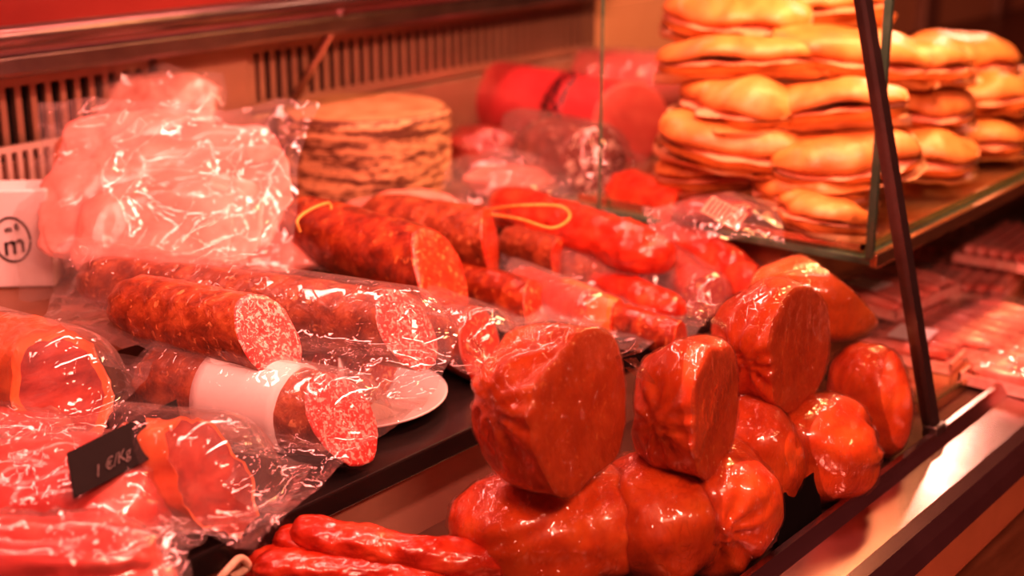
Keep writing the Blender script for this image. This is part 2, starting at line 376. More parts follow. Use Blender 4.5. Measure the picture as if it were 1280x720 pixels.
def text_mesh(s,size,M,depth=.0004,shear=0):
    cu=bpy.data.curves.new('t','FONT'); cu.body=s; cu.size=size; cu.extrude=depth; cu.align_x='CENTER'; cu.align_y='CENTER'; cu.shear=shear
    o=bpy.data.objects.new('t',cu); COL.objects.link(o); bpy.context.view_layer.update()
    me=bpy.data.meshes.new_from_object(o.evaluated_get(bpy.context.evaluated_depsgraph_get()))
    V=[M@v.co for v in me.vertices];F=[list(p.vertices) for p in me.polygons]
    bpy.data.objects.remove(o); bpy.data.meshes.remove(me); bpy.data.curves.remove(cu); return V,F
def mat4(o,x,y,z):
    M=Matrix.Identity(4)
    for i in range(3): M[i][0]=x[i];M[i][1]=y[i];M[i][2]=z[i];M[i][3]=o[i]
    return M
# ------------------------------------------------------------ room
def struct(name,m,mat,label):
    t=Thing(name,label,name.split('_')[0],kind='structure',loc=Vector((0,0,0))); t.add(name,m[0],m[1],mat,smooth=False); t.done()
struct('floor',box(-2,6,-2,3,-.95,-.9),FLOORM,'brownish stone tiled shop floor')
struct('wall_back',box(-2,6,2.2,2.3,-.9,1.8),WALLM,'warm brown painted shop wall behind the counter')
struct('wall_end',box(6,6.1,-2,3,-.9,1.8),WALLM,'warm brown shop wall at the end of the counter')
# ------------------------------------------------------------ display case
X0,X1=-.3,4.2; YB=1.45
dc=Thing('display_case','long refrigerated deli counter with steel sill and slanted front glass','display case',loc=Vector((1.9,.95,-.9)))
dc.add('base_cabinet',*box(X0,X1,.46,YB+.1,-.9,-.03),WOOD,smooth=False)
dc.add('lower_deck',*box(X0,X1,.47,YB,-.03,0),DECKL,smooth=False,label='brown-reflecting steel lower deck')
dc.add('step_riser',*box(X0,1.33,.75,1.05,0,.062),RISER,smooth=False,label='beige step riser under the black shelf')
dc.add('step_shelf',*box(X0,1.335,.742,1.06,.060,.08,.002),DECKD,smooth=False,label='black glossy raised shelf')
dc.add('back_deck',*box(X0,X1,1.05,YB,0,.12),DECKB,smooth=False,label='brown raised rear deck')
prof=[(.487,-.0),(.487,.012),(.484,.016),(.478,.016),(.475,.012),(.470,.004),(.43,.002),(.418,-.001),(.408,-.008),(.402,-.02),(.402,-.06),(.41,-.065),(.47,-.065),(.47,-.0)]
V=[];F=[]
for x in (X0,X1):
    for (y,z) in prof: V.append(Vector((x,y,z)))
n=len(prof)
for i in range(n): F.append([i,(i+1)%n,n+(i+1)%n,n+i])
F.append(list(range(n)));F.append([n+i for i in range(n)][::-1])
dc.add('front_sill',V,F,STEEL,smooth=False,label='brushed steel front sill')
dc.add('customer_ledge',*box(X0,X1,.27,.46,-.16,-.13,.004),WOOD,smooth=False,label='brown wooden customer ledge')
dc.add('back_panel',*box(X0,2.0,YB,YB+.02,0,.9),REDP,smooth=False,label='glossy reddish back panel')
dc.add('back_panel',*box(2.0,X1,YB+.0,YB+.02,0,.9),WALLM,smooth=False,label='warm brown back panel')
for xx in (2.45,2.9,3.4,3.9):
    dc.add('back_batten',*box(xx,xx+.09,YB-.03,YB,.12,.9,.003),BRONZE,smooth=False)
def vent(xa,xb,name='vent_grille'):
    ms=[box(xa,xb,YB-.03,YB-.022,.228,.241),box(xa,xb,YB-.03,YB-.022,.306,.32),box(xa,xa+.012,YB-.03,YB-.022,.241,.306),box(xb-.012,xb,YB-.03,YB-.022,.241,.306)]
    x=xa+.02
    while x<xb-.015:
        ms.append(box(x,x+.008,YB-.03,YB-.022,.241,.306)); x+=.0195
    k=dc.add(name,*merge(*ms),BRONZE,smooth=False,label='slotted bronze-coloured air vent grille')
    dc.add('vent_shade_sheet',*box(xa,xb,YB-.012,YB-.01,.235,.315),VENTSHADE,smooth=False,parent=k)  # flat black sheet painted as the shade behind the slats
vent(.3,1.07); vent(1.225,2.0)
dc.add('vent_divider',*box(1.075,1.22,YB-.04,YB-.001,.13,.33,.004),BRONZE,smooth=False,label='plain metal panel between the vents')
dc.add('rear_fascia',*box(X0,2.0,YB-.035,YB-.001,.121,.225,.003),BRONZE,smooth=False)
dc.add('back_ledge',*box(X0,2.0,YB-.09,YB-.001,.325,.352,.006),STEELD,smooth=False,label='dark steel ledge above the vents')
dc.add('back_ledge_rail',*tube([Vector((X0,YB-.11,.372)),Vector((2.0,YB-.11,.372))],.012,16),STEELD,label='rounded dark steel rail')
dc.add('ledge_strut',*tube([Vector((1.285,YB-.045,.235)),Vector((1.40,YB-.12,.46))],.006,12),STEEL,label='slim metal strut')
gy0,gz0,gy1,gz1=.484,.014,.596,.45
dc.add('front_glass',[Vector((X0,gy0,gz0)),Vector((1.262,gy0,gz0)),Vector((1.262,gy1,gz1)),Vector((X0,gy1,gz1))],[[0,1,2,3]],GLASS,smooth=False,label='slanted clear glass pane')
lean=Vector((0,gy1-gy0,gz1-gz0)).normalized(); nrm=Vector((0,-lean.z,lean.y))
def post(x,w=.0075):
    V=[]
    for s in (0,1):
        b=Vector((x,gy0,gz0-.004))+lean*(.46*s)
        for (a,c) in ((-w,-.006),(w,-.006),(w,.006),(-w,.006)): V.append(b+Vector((a,0,0))+nrm*c)
    return V,[[0,1,2,3],[4,7,6,5],[0,4,5,1],[1,5,6,2],[2,6,7,3],[3,7,4,0]]
dc.add('glass_post',*post(1.264),STEELD,smooth=False,label='slim dark metal post leaning back on the sill')
dc.add('post_foot',*box(1.254,1.278,.476,.492,.010,.022,.002),STEELD,smooth=False)
SX=1.34
dc.add('glass_shelf',*box(SX,X1,.596,1.0,.145,.153,.001),GEDGE,smooth=False,label='glass shelf with green edge')
dc.add('shelf_trim',*box(SX,X1,.590,.598,.143,.158,.001),TRAYM,smooth=False,label='brass coloured front trim of the glass shelf')
dc.add('shelf_leg',*box(SX+1.4,SX+1.42,.9,.92,0,.145),STEELD,smooth=False)
dc.add('shelf_leg',*box(SX+.2,SX+.22,.9,.92,0,.145),STEELD,smooth=False)
k=dc.add('side_glass',[Vector((SX,.6,.155)),Vector((SX,.94,.155)),Vector((SX,.94,.5)),Vector((SX,.6,.5))],[[0,1,2,3]],GLASS,smooth=False,label='upright clear glass divider')
dc.add('glass_edge',*box(SX-.003,SX+.003,.594,.602,.153,.5),GEDGE,smooth=False,parent=k)
dc.add('glass_edge',*box(SX-.0012,SX+.0012,.94,.943,.153,.5),GEDGE,smooth=False,parent=k)
dc.done()
t=Thing('serving_tray','shallow shiny brass-toned metal tray on the glass shelf','tray')
t.add('serving_tray',*merge(box(SX+.01,SX+1.2,.61,.98,.1535,.157),box(SX+.01,SX+1.2,.61,.614,.157,.163),box(SX+.01,SX+.014,.61,.98,.157,.163)),TRAYM,smooth=False); t.done()
t=Thing('serving_tray','shallow shiny brass-toned metal tray under the meat packs','tray')
t.add('serving_tray',*merge(box(1.33,2.6,.515,.95,.0005,.004),box(1.33,2.6,.515,.519,.004,.012),box(1.33,1.334,.515,.95,.004,.012)),TRAYM,smooth=False); t.done()
# ------------------------------------------------------------ sobrasadas
GS='stacked orange sobrasada sausages in cling film'
def sob(c,rad,rot,label,cut=None,mat=SOB,seed=0,ex=2.3,lump=.07,folds=.03,fdir=(-1,0,0),groove=None,wamp=.0028,frl=None,facemat=SOBF):
    T=Thing('sobrasada',label,'sausage',group=GS)
    bm=blob(c,rad,rot,ex=ex,lump=lump,folds=folds,fdir=Vector(fdir),seed=seed,groove=groove)
    if cut:
        co,no=cut; no=Vector(no).normalized(); loop,cc=cutbm(bm,Vector(c)+Vector(co),no); b=bm2(bm); bm.free()
        cv,cf,_=cap(loop,cc,no,bulge=.002,amp=.0008,seed=seed,rim=.975)
        T.add('body',*b,mat); T.add('cut_face',cv,cf,facemat,label='smooth tan-orange cut face')
        w=merge(b,(cv,cf))
    else:
        b=bm2(bm); bm.free(); T.add('body',*b,mat); w=b
    wv=wrapmesh(*w,seed=seed,amp=wamp if not cut else .0010)
    if frl: wv=merge(wv,*[frill(*a) for a in frl])
    T.add('plastic_wrap',*wv,FILM,base=False,label='crinkled clear cling film')
    T.done()
sob(P(690,658,.049),(.082,.055,.049),(0,0,-40),'whole wrapped orange sobrasada lying under a cut one',seed=1,folds=.07,fdir=(1,0,0),groove=[((1,0,.1),.3,.10,.08),((-.6,0,1),.5,.08,.04)],lump=.09)
sob(P(815,650,.049),(.048,.056,.049),(0,0,-30),'small bulging wrapped orange sobrasada on the deck',seed=2,folds=.07,fdir=(0,1,0),lump=.09)
sob(P(890,630,.050),(.054,.056,.050),(0,0,-50),'whole wrapped orange sobrasada beneath a cut half',seed=3,fdir=(0,-1,0),folds=.05,lump=.10,groove=[((1,0,.4),.2,.1,.06)])
sob(P(938,575,.055),(.042,.052,.055),(0,0,-40),'whole wrapped sobrasada squeezed between two others',seed=4,lump=.1)
sob(P(1008,560,.050),(.062,.052,.050),(0,0,-45),'whole rounded wrapped sobrasada on the deck',seed=5,fdir=(1,0,0),folds=.06,lump=.1)
sob(P(1085,500,.055),(.030,.048,.056),(0,0,-30),'dark wrapped sobrasada standing near the glass post',seed=6)
sob(P(702,512,.158),(.060,.066,.060),(0,0,-6),'large cut sobrasada with tan cut face on top',cut=((0.006,-.018,0),(.0,-.97,.14)),seed=7,ex=2.5,fdir=(-1,.2,.3),folds=.06,lump=.11,
    frl=[(P(622,455,.19),-RIGHT*.6+UP*.4,.028,.018,1),(P(770,448,.19),RIGHT*.6+UP*.3,.02,.012,4)])
sob(P(872,512,.140),(.046,.055,.058),(0,0,-10),'cut sobrasada half with flat tan face leaning on others',cut=((0.004,-.014,0),(.15,-.98,.05)),seed=8,ex=2.3,lump=.10,folds=.06,frl=[(P(818,480,.175),-RIGHT*.7+UP*.5,.025,.018,3)])
sob(P(982,432,.146),(.062,.058,.056),(0,0,-5),'cut sobrasada with dark tan face on top of the pile',cut=((0,-.012,0),(.05,-.97,.08)),seed=9,ex=2.4,lump=.10,folds=.06,frl=[(P(908,410,.18),-RIGHT*.7+UP*.3,.028,.02,5)])
sob(P(1022,374,.135),(.065,.04,.042),(0,8,-40),'paler orange sobrasada wedge behind the pile',cut=((.02,0,.012),(.5,-.3,.6)),mat=SOBL,facemat=SOBL,seed=10)
# ------------------------------------------------------------ sausages
GSA='cured sausages piled on the raised shelf'
def saus(tail,end,r,body,face,label,name='salami',cat='sausage',no=None,bend=0,seed=0,cut=True,group=GSA,band=None,string=None,bag=None,bagmat=None,floor=.08,lump=.07,flat=1,outer=0,droop=.12,low=.1,bamp=.0025,taper=0,bulge=.05):
    p0=P(*tail); p1=P(*end)
    T=Thing(name,label,cat,group=group)
    b,loop,c,no2=sausage(p0,p1,r,no,bend,seed,True,cut,lump,flat,taper=taper)
    T.add('casing',*b,body)
    if cut:
        cv,cf,mi=cap(loop,c,no2,bulge=r*bulge,amp=r*.03,seed=seed,outer=outer)
        T.add('cut_face',cv,cf,[body,face],mi,label='marbled cut face')
    d,s,u=frame(p1-p0)
    if band:
        a,e,bmt=band; L=(p1-p0).length; pts=[p0+d*(L*(a+(e-a)*i/10)) for i in range(11)]
        T.add('paper_label',*tube(pts,r*1.08,32),bmt,label='plain white paper label')
    if string:
        T.add('string',*string,label='thin twine')
    if bag:
        q=[P(x[0],x[1],(p0.z+p1.z)/2-r*low) for x in bag]
        T.add('vacuum_bag',*drape(q,[(p0,p1,r*1.08)],floor,seed=seed,droop=droop,low=low,amp=bamp),bagmat or BAG,base=False,label='crinkled clear vacuum bag')
    T.done(); return T
def plate(c,r,label):
    pr=[(0,.003),(.6,.003),(.68,.006),(.97,.012),(1.0,.013),(1.0,.011),(.7,.002),(.6,0),(0,0)]
    n=64;V=[];F=[]
    for (a,z) in pr:
        for k in range(n): V.append(Vector(c)+Vector((a*r*math.cos(2*math.pi*k/n),a*r*math.sin(2*math.pi*k/n),z)))
    for i in range(len(pr)-1):
        for k in range(n): F.append([i*n+k,i*n+(k+1)%n,(i+1)*n+(k+1)%n,(i+1)*n+k])
    T=Thing('plate',label,'plate',group='white plates under the sausages'); T.add('plate',V,F,PLATE); T.done()
plate(P(438,505,.0805),.088,'round white plate under bagged salamis')
plate(P(700,412,.0805),.070,'round white plate under small chorizos')
SN=(.12,-.88,.55)
saus((178,470,.121),(428,524,.121),.035,CAS,SALF,'cut salami with white paper label in clear bag',seed=1,band=(.40,.80,WHITE),
     bag=[(150,500),(345,645),(535,505),(340,425)],no=SN)
saus((225,425,.112),(405,462,.112),.022,CAS,CHOF,'thin cut sausage under the bagged salamis',seed=2)
saus((455,430,.112),(470,470,.106),.026,CASD,CHOF,'short dark sausage stub beneath the long salami',seed=52,no=(.3,-1,0))
saus((145,378,.172),(335,420,.176),.033,CAS,SALF,'short cut salami with pink marbled face on the pile',seed=3,no=SN,taper=.15)
saus((100,348,.165),(508,412,.163),.033,CAS,SALF,'long cut salami with pink marbled face in vacuum bag',seed=4,no=SN,
     bag=[(50,405),(530,500),(592,382),(100,300)],taper=.25)
saus((470,380,.111),(600,432,.111),.034,CASD,CHOF,'cut chorizo with coarse face under the larger sausages',seed=5,no=(.2,-.9,.4),bag=[(510,440),(660,490),(745,400),(600,335)])
loop=smooth_curve([P(375,290,.2),P(372,275,.212),P(388,262,.215),P(410,254,.212),P(414,262,.205)],40)
saus((355,272,.165),(550,344,.152),.043,CASD,CHOF,'thick dark chorizo with glossy coarse cut face',name='chorizo',seed=6,no=(.2,-.8,.5),string=(*tube(loop,.0016,8),STRING),taper=.3)
saus((455,268,.155),(612,302,.152),.036,CAS,CHOF,'mottled orange sausage lying behind a chorizo',seed=7,no=(.5,-.9,.2),taper=.2)
saus((640,318,.108),(815,355,.108),.027,CAS,CHOF,'brown mottled sausage under a red loin',seed=8,no=(.3,-1,.1),bag=[(600,385),(800,430),(880,350),(640,290)],bagmat=BAGM)
saus((640,352,.104),(735,390,.104),.022,CASR,CHOF,'small reddish sausage in clear bag on a plate',name='chorizo',seed=9,bag=[(590,405),(740,425),(790,385),(650,335)],bagmat=BAGM)
saus((690,362,.110),(772,398,.100),.019,SOBL,CHOF,'small pale orange chorizo end on a plate',name='chorizo',seed=53,no=(.2,-1,.1))
saus((630,300,.125),(700,322,.125),.022,CAS,CHOF,'short mottled sausage tucked beneath the red loin',seed=55,no=(.2,-1,.1))
saus((560,345,.110),(670,385,.105),.026,CASD,CHOF,'dark chorizo lying beside the plate',name='chorizo',seed=56,no=(.2,-.9,.3))
saus((720,335,.104),(850,395,.102),.020,CASR,CHOF,'thin wrinkled red chorizo on the black shelf',name='chorizo',seed=57,cut=False,lump=.2)
saus((760,395,.098),(850,425,.098),.018,CASD,CHOF,'small dark chorizo beside the sobrasadas',name='chorizo',seed=58,no=(.2,-1,.1))
loop=smooth_curve([P(612,262,.172),P(650,257,.19),P(700,258,.19),P(712,272,.18),P(690,285,.18),P(650,274,.185),P(612,268,.175)],50)
saus((618,252,.148),(835,326,.142),.034,CASR,CASR,'smooth red cured loin tied with yellow string',name='cured_loin',cat='cured meat',seed=10,cut=False,string=(*tube(loop,.0016,8),STRING),lump=.2,flat=.85,taper=.2)
saus((768,236,.155),(852,272,.15),.032,CASR,CHOF,'short orange-red sausage with blunt end',seed=11,no=(.2,-1,.2))
saus((780,295,.112),(880,370,.105),.026,CASR,CHOF,'slim red chorizo in crinkled bag',name='chorizo',seed=12,bag=[(740,345),(840,420),(940,370),(830,265)],lump=.14,bagmat=BAGM)
saus((800,275,.135),(930,345,.122),.024,CASR,CHOF,'slim red chorizo lying across the bundle',name='chorizo',seed=54,cut=False,lump=.16)
saus((845,300,.120),(945,365,.112),.025,CASR,CHOF,'slim red chorizo beside another one',name='chorizo',seed=13,cut=True,no=(.3,-1,.1),lump=.14)
saus((880,285,.125),(985,325,.120),.022,SOBL,CHOF,'pale orange chorizo in clear bag',name='chorizo',seed=14,cut=False,bag=[(850,330),(960,370),(1010,315),(880,262)])
saus((655,182,.168),(742,200,.168),.045,DARKC,DARKF,'dark salami with white specks on its cut face',seed=15,no=(-.5,-1,.15),bag=[(600,250),(790,265),(810,190),(640,150)],floor=.12)
T=Thing('crumpled_bag','crumpled clear meat bag with striped label on the sausages','plastic bag')
bc=P(890,262,.168); bm=blob(bc,(.045,.035,.014),(0,0,-40),seed=33,lump=.2,sub=4); T.add('contents',*bm2(bm),HAMI); bm.free()
Ml=mat4(P(905,266,.186),RIGHT,(FWD*.8+UP*.6).normalized(),(UP*.8-FWD*.6).normalized())@Matrix.Rotation(math.radians(-35),4,'Z')
T.add('paper_label',*xf(box(-.022,.022,-.013,.013,0,.0005),Ml),SLICE,smooth=False,label='pale printed label')
T.add('label_stripe',*xf(merge(*[box(-.018+i*.005,-.0155+i*.005,-.010,.010,.0006,.0009) for i in range(8)]),Ml),INK,smooth=False,label='dark printed stripes')
T.add('plastic_bag',*merge(sheet(P(890,260,.190),RIGHT*.07,FWD*.045+UP*.01,seed=12,amp=.010,fr=16,curl=.01)),BAGM,base=False); T.done()
T=Thing('mortadella','large dusky red mortadella log with dark netting band','cured meat')
p0=P(552,112,.178);p1=P(788,154,.178)
b,lp,c,no=sausage(p0,p1,.060,(-.45,-.9,.05),0,21,True,True,.02)
cv,cf,mi=cap(lp,c,no,bulge=.002,amp=.001); T.add('casing',*b,RED); T.add('cut_face',cv,cf,REDF)
d=(p1-p0).normalized(); Lm=(p1-p0).length
T.add('netting_band',*tube([p0+d*Lm*.70,p0+d*Lm*.75,p0+d*Lm*.8],.0612,40),NET,label='dark diamond-patterned band'); T.done()
T=Thing('mortadella','pink wrapped mortadella log lying behind a red one','cured meat')
b,_,_,_=sausage(P(690,95,.185),P(860,105,.185),.05,None,0,22,True,False,.03); T.add('casing',*b,REDF); T.add('plastic_wrap',*wrapmesh(*b,amp=.006,fr=25,seed=2),BAGM,base=False); T.done()
T=Thing('ham_chunk','dark red ham chunk beside the cheese wheel','ham')
bm=blob(P(602,188,.155),(.05,.06,.034),(0,0,20),seed=23,lump=.12); b=bm2(bm); bm.free(); T.add('meat',*b,HAMI)
T.add('plastic_wrap',*wrapmesh(*b,amp=.004,fr=25),FILM,base=False); T.done()
T=Thing('ham_pack','pinkish packed meat in clear film beside the dark salami','packed meat')
bm=blob(P(640,225,.14),(.06,.045,.02),(0,0,-50),seed=27,lump=.2); T.add('meat',*bm2(bm),PINKM); bm.free()
T.add('plastic_bag',*sheet(P(630,215,.16),RIGHT*.085,FWD*.055+UP*.02,seed=5,amp=.012,fr=14,curl=.008),BAGM,base=False); T.done()
T=Thing('ham_pack','pinkish packed meat in clear film before the cheese','packed meat')
bm=blob(P(505,262,.135),(.07,.04,.018),(0,0,-50),seed=28,lump=.2); T.add('meat',*bm2(bm),PINKM); bm.free()
T.add('plastic_bag',*sheet(P(505,258,.15),RIGHT*.09,FWD*.04+UP*.01,seed=6,amp=.010,fr=14,curl=.008),BAGM,base=False); T.done()
cc=P(458,236,.1205); R=.115;hh=.112
T=Thing('cheese_wheel','round cured cheese with dark speckled rind','cheese')
pr=[(0,0),(.93,0),(.975,.04)]+[(1+.006*math.sin(i*1.57+1),.08+.84*i/28) for i in range(29)]+[(.975,.96),(.93,1.0)]
n=96;V=[];F=[]
for (a,z) in pr:
    for k in range(n):
        A=2*math.pi*k/n; q=1+.008*noise.noise(Vector((math.cos(A)*3,math.sin(A)*3,z*3))); V.append(cc+Vector((a*R*q*math.cos(A),a*R*q*math.sin(A),z*hh)))
for i in range(len(pr)-1):
    for k in range(n): F.append([i*n+k,i*n+(k+1)%n,(i+1)*n+(k+1)%n,(i+1)*n+k])
T.add('rind',V,F,CHSIDE)
V=[];F=[]
for a in (.93,.9,.6,.3,0.02):
    for k in range(n):
        A=2*math.pi*k/n; V.append(cc+Vector((a*R*math.cos(A),a*R*math.sin(A),hh+(.001 if a<.92 else 0))))
for i in range(4):
    for k in range(n): F.append([i*n+k,i*n+(k+1)%n,(i+1)*n+(k+1)%n,(i+1)*n+k])
F.append([4*n+k for k in range(n)])
T.add('top_rind',V,F,CHEESE); T.done()
# ------------------------------------------------------------ packs
def pack(c,U,W,th,mat,label,name='vacuum_packed_pork',seed=0,bagk=1.15,amp=.009,fmat=BAGM,cat='packed meat',lump=.12,group=None,nsl=1,fr=11,tight=False):
    c=Vector(c);U=Vector(U);W=Vector(W);Nn=U.cross(W).normalized()
    if Nn.dot(FWD)>0 and abs(Nn.z)<.9: Nn=-Nn
    if Nn.z<0 and abs(Nn.z)>.5: Nn=-Nn
    T=Thing(name,label,cat,group=group); ms=[]
    rnd=random.Random(seed)
    for s in range(nsl):
        bm=bmesh.new(); bmesh.ops.create_icosphere(bm,subdivisions=5,radius=1); sd=Vector((seed*3+s*7,seed,seed*2))
        f=s/max(1,nsl-1)
        k2=1 if nsl==1 else .60; oc=c if nsl==1 else c+U*((-.36,.34,-.1,.42,-.4,.2,0)[s%7])+W*(.5-f)+Nn*(th*(.1+.75*f))
        Nt=Nn if nsl==1 else (Nn+U.normalized()*rnd.uniform(-.2,.2)).normalized()
        for v in bm.verts:
            p=v.co.normalized(); k=(abs(p.x)**3.4+abs(p.y)**3.4+abs(p.z)**2.2)**(-1/3.1)
            g=1+lump*1.5*noise.noise(p*1.8+sd)+lump*.35*noise.noise(p*5+sd)
            v.co=oc+(U*p.x*k2+W*p.y*k2+Nt*th*p.z*(1 if nsl==1 else .16))*k*g
        ms.append(bm2(bm)); bm.free()
    m=merge(*ms); T.add('meat',*m,mat)
    a,b=(U,W) if Nn.dot(U.cross(W))>0 else (W,U)
    if tight: bg=merge(wrapmesh(*m,off=.002,amp=.005,fr=18,seed=seed),sheet(c+Nn*th*.15,a*bagk,b*bagk,n=70,amp=amp,seed=seed,fr=fr,curl=th*.15))
    else: bg=sheet(c+Nn*(th*1.12),a*bagk,b*bagk,n=100,amp=amp,seed=seed,curl=th*.5,fr=fr)
    T.add('vacuum_bag',*bg,fmat,base=False,label='crumpled plastic bag'); T.done()
pack(P(210,255,.205),RIGHT*.122,(UP*.75+FWD*.6).normalized()*.095,.034,PINKM,'big pale pink vacuum-packed pork leaning on the pile',seed=1,nsl=7,bagk=1.16,amp=.020,fr=12,lump=.14)
pack(P(180,160,.25)+FWD*.05,RIGHT*.07,(UP*.8+FWD*.4).normalized()*.055,.02,PALE,'whitish vacuum-packed meat on top of the pile',seed=2,amp=.018)
pack(P(105,265,.19)+FWD*.03,RIGHT*.045,(UP*.85+FWD*.4).normalized()*.08,.025,SOBL,'orange-pink packed meat beside the white box',seed=3,bagk=1.05)
pack(P(290,318,.145)+FWD*.04,RIGHT*.12,(UP*.3+FWD*.8).normalized()*.05,.018,PINKM,'flat pink packed meat under the larger pack',seed=4)
T=Thing('plastic_crate','white slatted plastic crate behind the packed pork','crate')
ms=[box(-.11,.11,-.003,.003,.0,.05),box(-.11,.11,-.003,.003,.118,.125)]+[box(-.11+i*.0135,-.104+i*.0135,-.003,.003,.05,.118) for i in range(17)]+[box(-.11,.11,-.12,-.115,0,.04),box(-.11,.11,-.12,.003,0,.004)]
M=Matrix.Translation(Vector((.95,1.40,.1205)))
T.add('plastic_crate',*xf(merge(*ms),M),CRATE,smooth=False); T.done()
T=Thing('cardboard_box','white cardboard box with round black letter logo','box')
bc=P(22,356,.121)-FWD*.01; M=Matrix.Translation(bc)@Matrix.Rotation(math.radians(-51.3+4),4,'Z')
T.add('box_body',*xf(box(-.055,.042,0,.05,0,.104,.002),M),WHITE,smooth=False)
ring=[M@Vector((.003+.0185*math.cos(2*math.pi*k/40),-.0005,.052+.0235*math.sin(2*math.pi*k/40))) for k in range(40)]
T.add('logo_ring',*tube(ring,.0012,6,closed=True),INK,label='black ring')
Rz=Matrix.Rotation(math.radians(12),4,'Z'); FX=(Vector((1,0,0)),Vector((0,0,1)),Vector((0,-1,0)))
T.add('logo_letter',*merge(text_mesh('m',.031,M@mat4(Vector((.003,-.001,.046)),*FX)@Rz,depth=.0006,shear=.2),text_mesh('m 8',.010,M@mat4(Vector((.004,-.001,.064)),*FX)@Rz,depth=.0006)),INK,smooth=False,label='black letter m with tiny characters above it')
T.done()
# ------------------------------------------------------------ hams front-left
saus((-70,440,.135),(78,486,.150),.045,HAMO,HAMI,'cut cured ham with orange rim and dark red centre',name='ham_piece',cat='ham',seed=31,outer=.2,no=(.05,-.9,.5),
     bag=[(-80,560),(110,590),(195,455),(-20,400)],group='cured ham pieces in bags',lump=.2,bulge=-.02)
saus((130,585,.112),(265,600,.118),.045,HAMO,HAMI,'split cured ham piece with lean centre at the shelf edge',name='ham_piece',cat='ham',seed=32,outer=.18,no=(.35,-.8,.55),
     bag=[(110,660),(320,690),(395,590),(180,520)],group='cured ham pieces in bags',lump=.25,flat=.9,bulge=-.02)
GP='vacuum-packed red hams'
pack(P(65,625,.114),RIGHT*.085,(FWD*.9+UP*.25).normalized()*.055,.034,REDM,'glossy red vacuum-packed ham on the shelf',name='vacuum_packed_ham',seed=6,fmat=BAG,amp=.009,group=GP,fr=16,tight=True,bagk=1.25)
pack(P(5,575,.114),RIGHT*.05,(FWD*.9+UP*.25).normalized()*.04,.032,REDM,'red vacuum-packed ham beneath a cut ham',name='vacuum_packed_ham',seed=7,fmat=BAG,amp=.009,group=GP,fr=16,tight=True)
pack(P(40,705,.108),RIGHT*.085,(FWD*.9+UP*.15).normalized()*.035,.026,REDM,'red marbled vacuum-packed ham at the shelf front',name='vacuum_packed_ham',seed=8,fmat=BAG,amp=.009,group=GP,fr=16,tight=True,bagk=1.25)
def tag(c,U,W,th,txt,label,size):
    c=Vector(c);U=Vector(U);W=Vector(W);Nn=U.cross(W).normalized()
    T=Thing('price_tag',label,'price tag')
    M=mat4(c,U.normalized(),W.normalized(),Nn)
    T.add('card',*xf(box(-U.length,U.length,-W.length,W.length,-th,0),M),BLACK,smooth=False)
    if txt: T.add('chalk_writing',*text_mesh(txt,size,M@Matrix.Translation((-.018,-.007,.0006))@Matrix.Rotation(.08,4,'Z'),shear=.3,depth=.0002),CHALK,smooth=False,label='handwritten chalk price')
    T.done()
a=P(88,594,.154);b=P(226,524,.154);u=(b-a)*.5
tag((a+b)/2,u,(UP*.5+FWD*.75-RIGHT*.3).normalized()*.019,.001,'1 €/Kg','black price card with chalk writing between the hams',.013)
tag(Vector((1.0,.4925,.030)),Vector((.038,0,0)),Vector((0,.004,.019)),.001,'','small blank-looking black price card by the sill',.01)
GC='thin red fresh chorizos on the lower deck'
for i,(a,b) in enumerate([((338,676,.062),(645,722,.022)),((300,705,.050),(600,760,.018)),((362,664,.072),(640,706,.036)),((315,712,.058),(560,735,.030))]):
    saus(a,b,.0158,CASR,CHOF,'thin glossy red chorizo piled on the steel deck',name='thin_chorizo',seed=40+i,cut=False,group=GC,bend=.008*(-1)**i,floor=0,lump=.18)
T=Thing('twine_knot','pale striped butcher twine end beside the chorizos','string')
T.add('twine_knot',*tube(smooth_curve([P(265,735,.06),P(285,712,.07),P(300,698,.07),P(310,708,.06),P(290,722,.055)],30),.003,8),STRW); T.done()
# ------------------------------------------------------------ sandwiches
def sandwich_mesh(sd):
    L,W,Hh=.105,.047,.020
    def half(top):
        V=[];F=[];n=48;m=16
        for i in range(n+1):
            t=i/n*2-1; w=W*(max(0,1-abs(t)**3))**.55+.0005; h=Hh*(max(0,1-abs(t)**3))**.55+.0005
            for j in range(m+1):
                A=math.pi*j/m
                r=1+.16*noise.noise(Vector((t*2.0,math.cos(A)*1.2,(5 if top else 9)+sd*3)))
                if top: r-=.05*max(0,math.sin(A))*math.exp(-((((t*1.6+math.cos(A)*.5+sd*.3)%1)-.5)/.08)**2)
                z=math.sin(A)**.8*h*(1 if top else -.85)*r
                lift=.004*noise.noise(Vector((t*1.5,sd,math.cos(A))))*2 if top else 0
                V.append(Vector((t*L,math.cos(A)*w*r,z+(.004 if top else -.002)+lift)))
        for i in range(n):
            for j in range(m): F.append([i*(m+1)+j,i*(m+1)+j+1,(i+1)*(m+1)+j+1,(i+1)*(m+1)+j][::1 if top else -1])
            F.append([i*(m+1),(i+1)*(m+1),(i+1)*(m+1)+m,i*(m+1)+m])
        mi=[]
        for i in range(n): mi+= [0]*m+[1]
        return V,F,mi
    def leaf(k,kk,z0,sag,off):
        V=[];F=[];n=50
        for i in range(n+1):
            t2=i/n*2-1
            for j in range(13):
                s=j/6-1; w=(W*(max(0,1-abs(t2)**(3+kk)))**.6)*(k+.30*noise.noise(Vector((t2*2.0,3 if j>6 else 8,off+sd))))
                V.append(Vector((t2*L*(.96+.06*kk),s*w,z0+.003*noise.noise(Vector((t2*4,s*2,sd+off)))-sag*max(0,abs(s)-.7))))
        for i in range(n):
            for j in range(12): F.append([i*13+j,i*13+j+1,(i+1)*13+j+1,(i+1)*13+j])
        return V,F
    return half(True),half(False),leaf(1.12,0,.0015,.010,3),leaf(1.32,1,-.019,-.030,17)
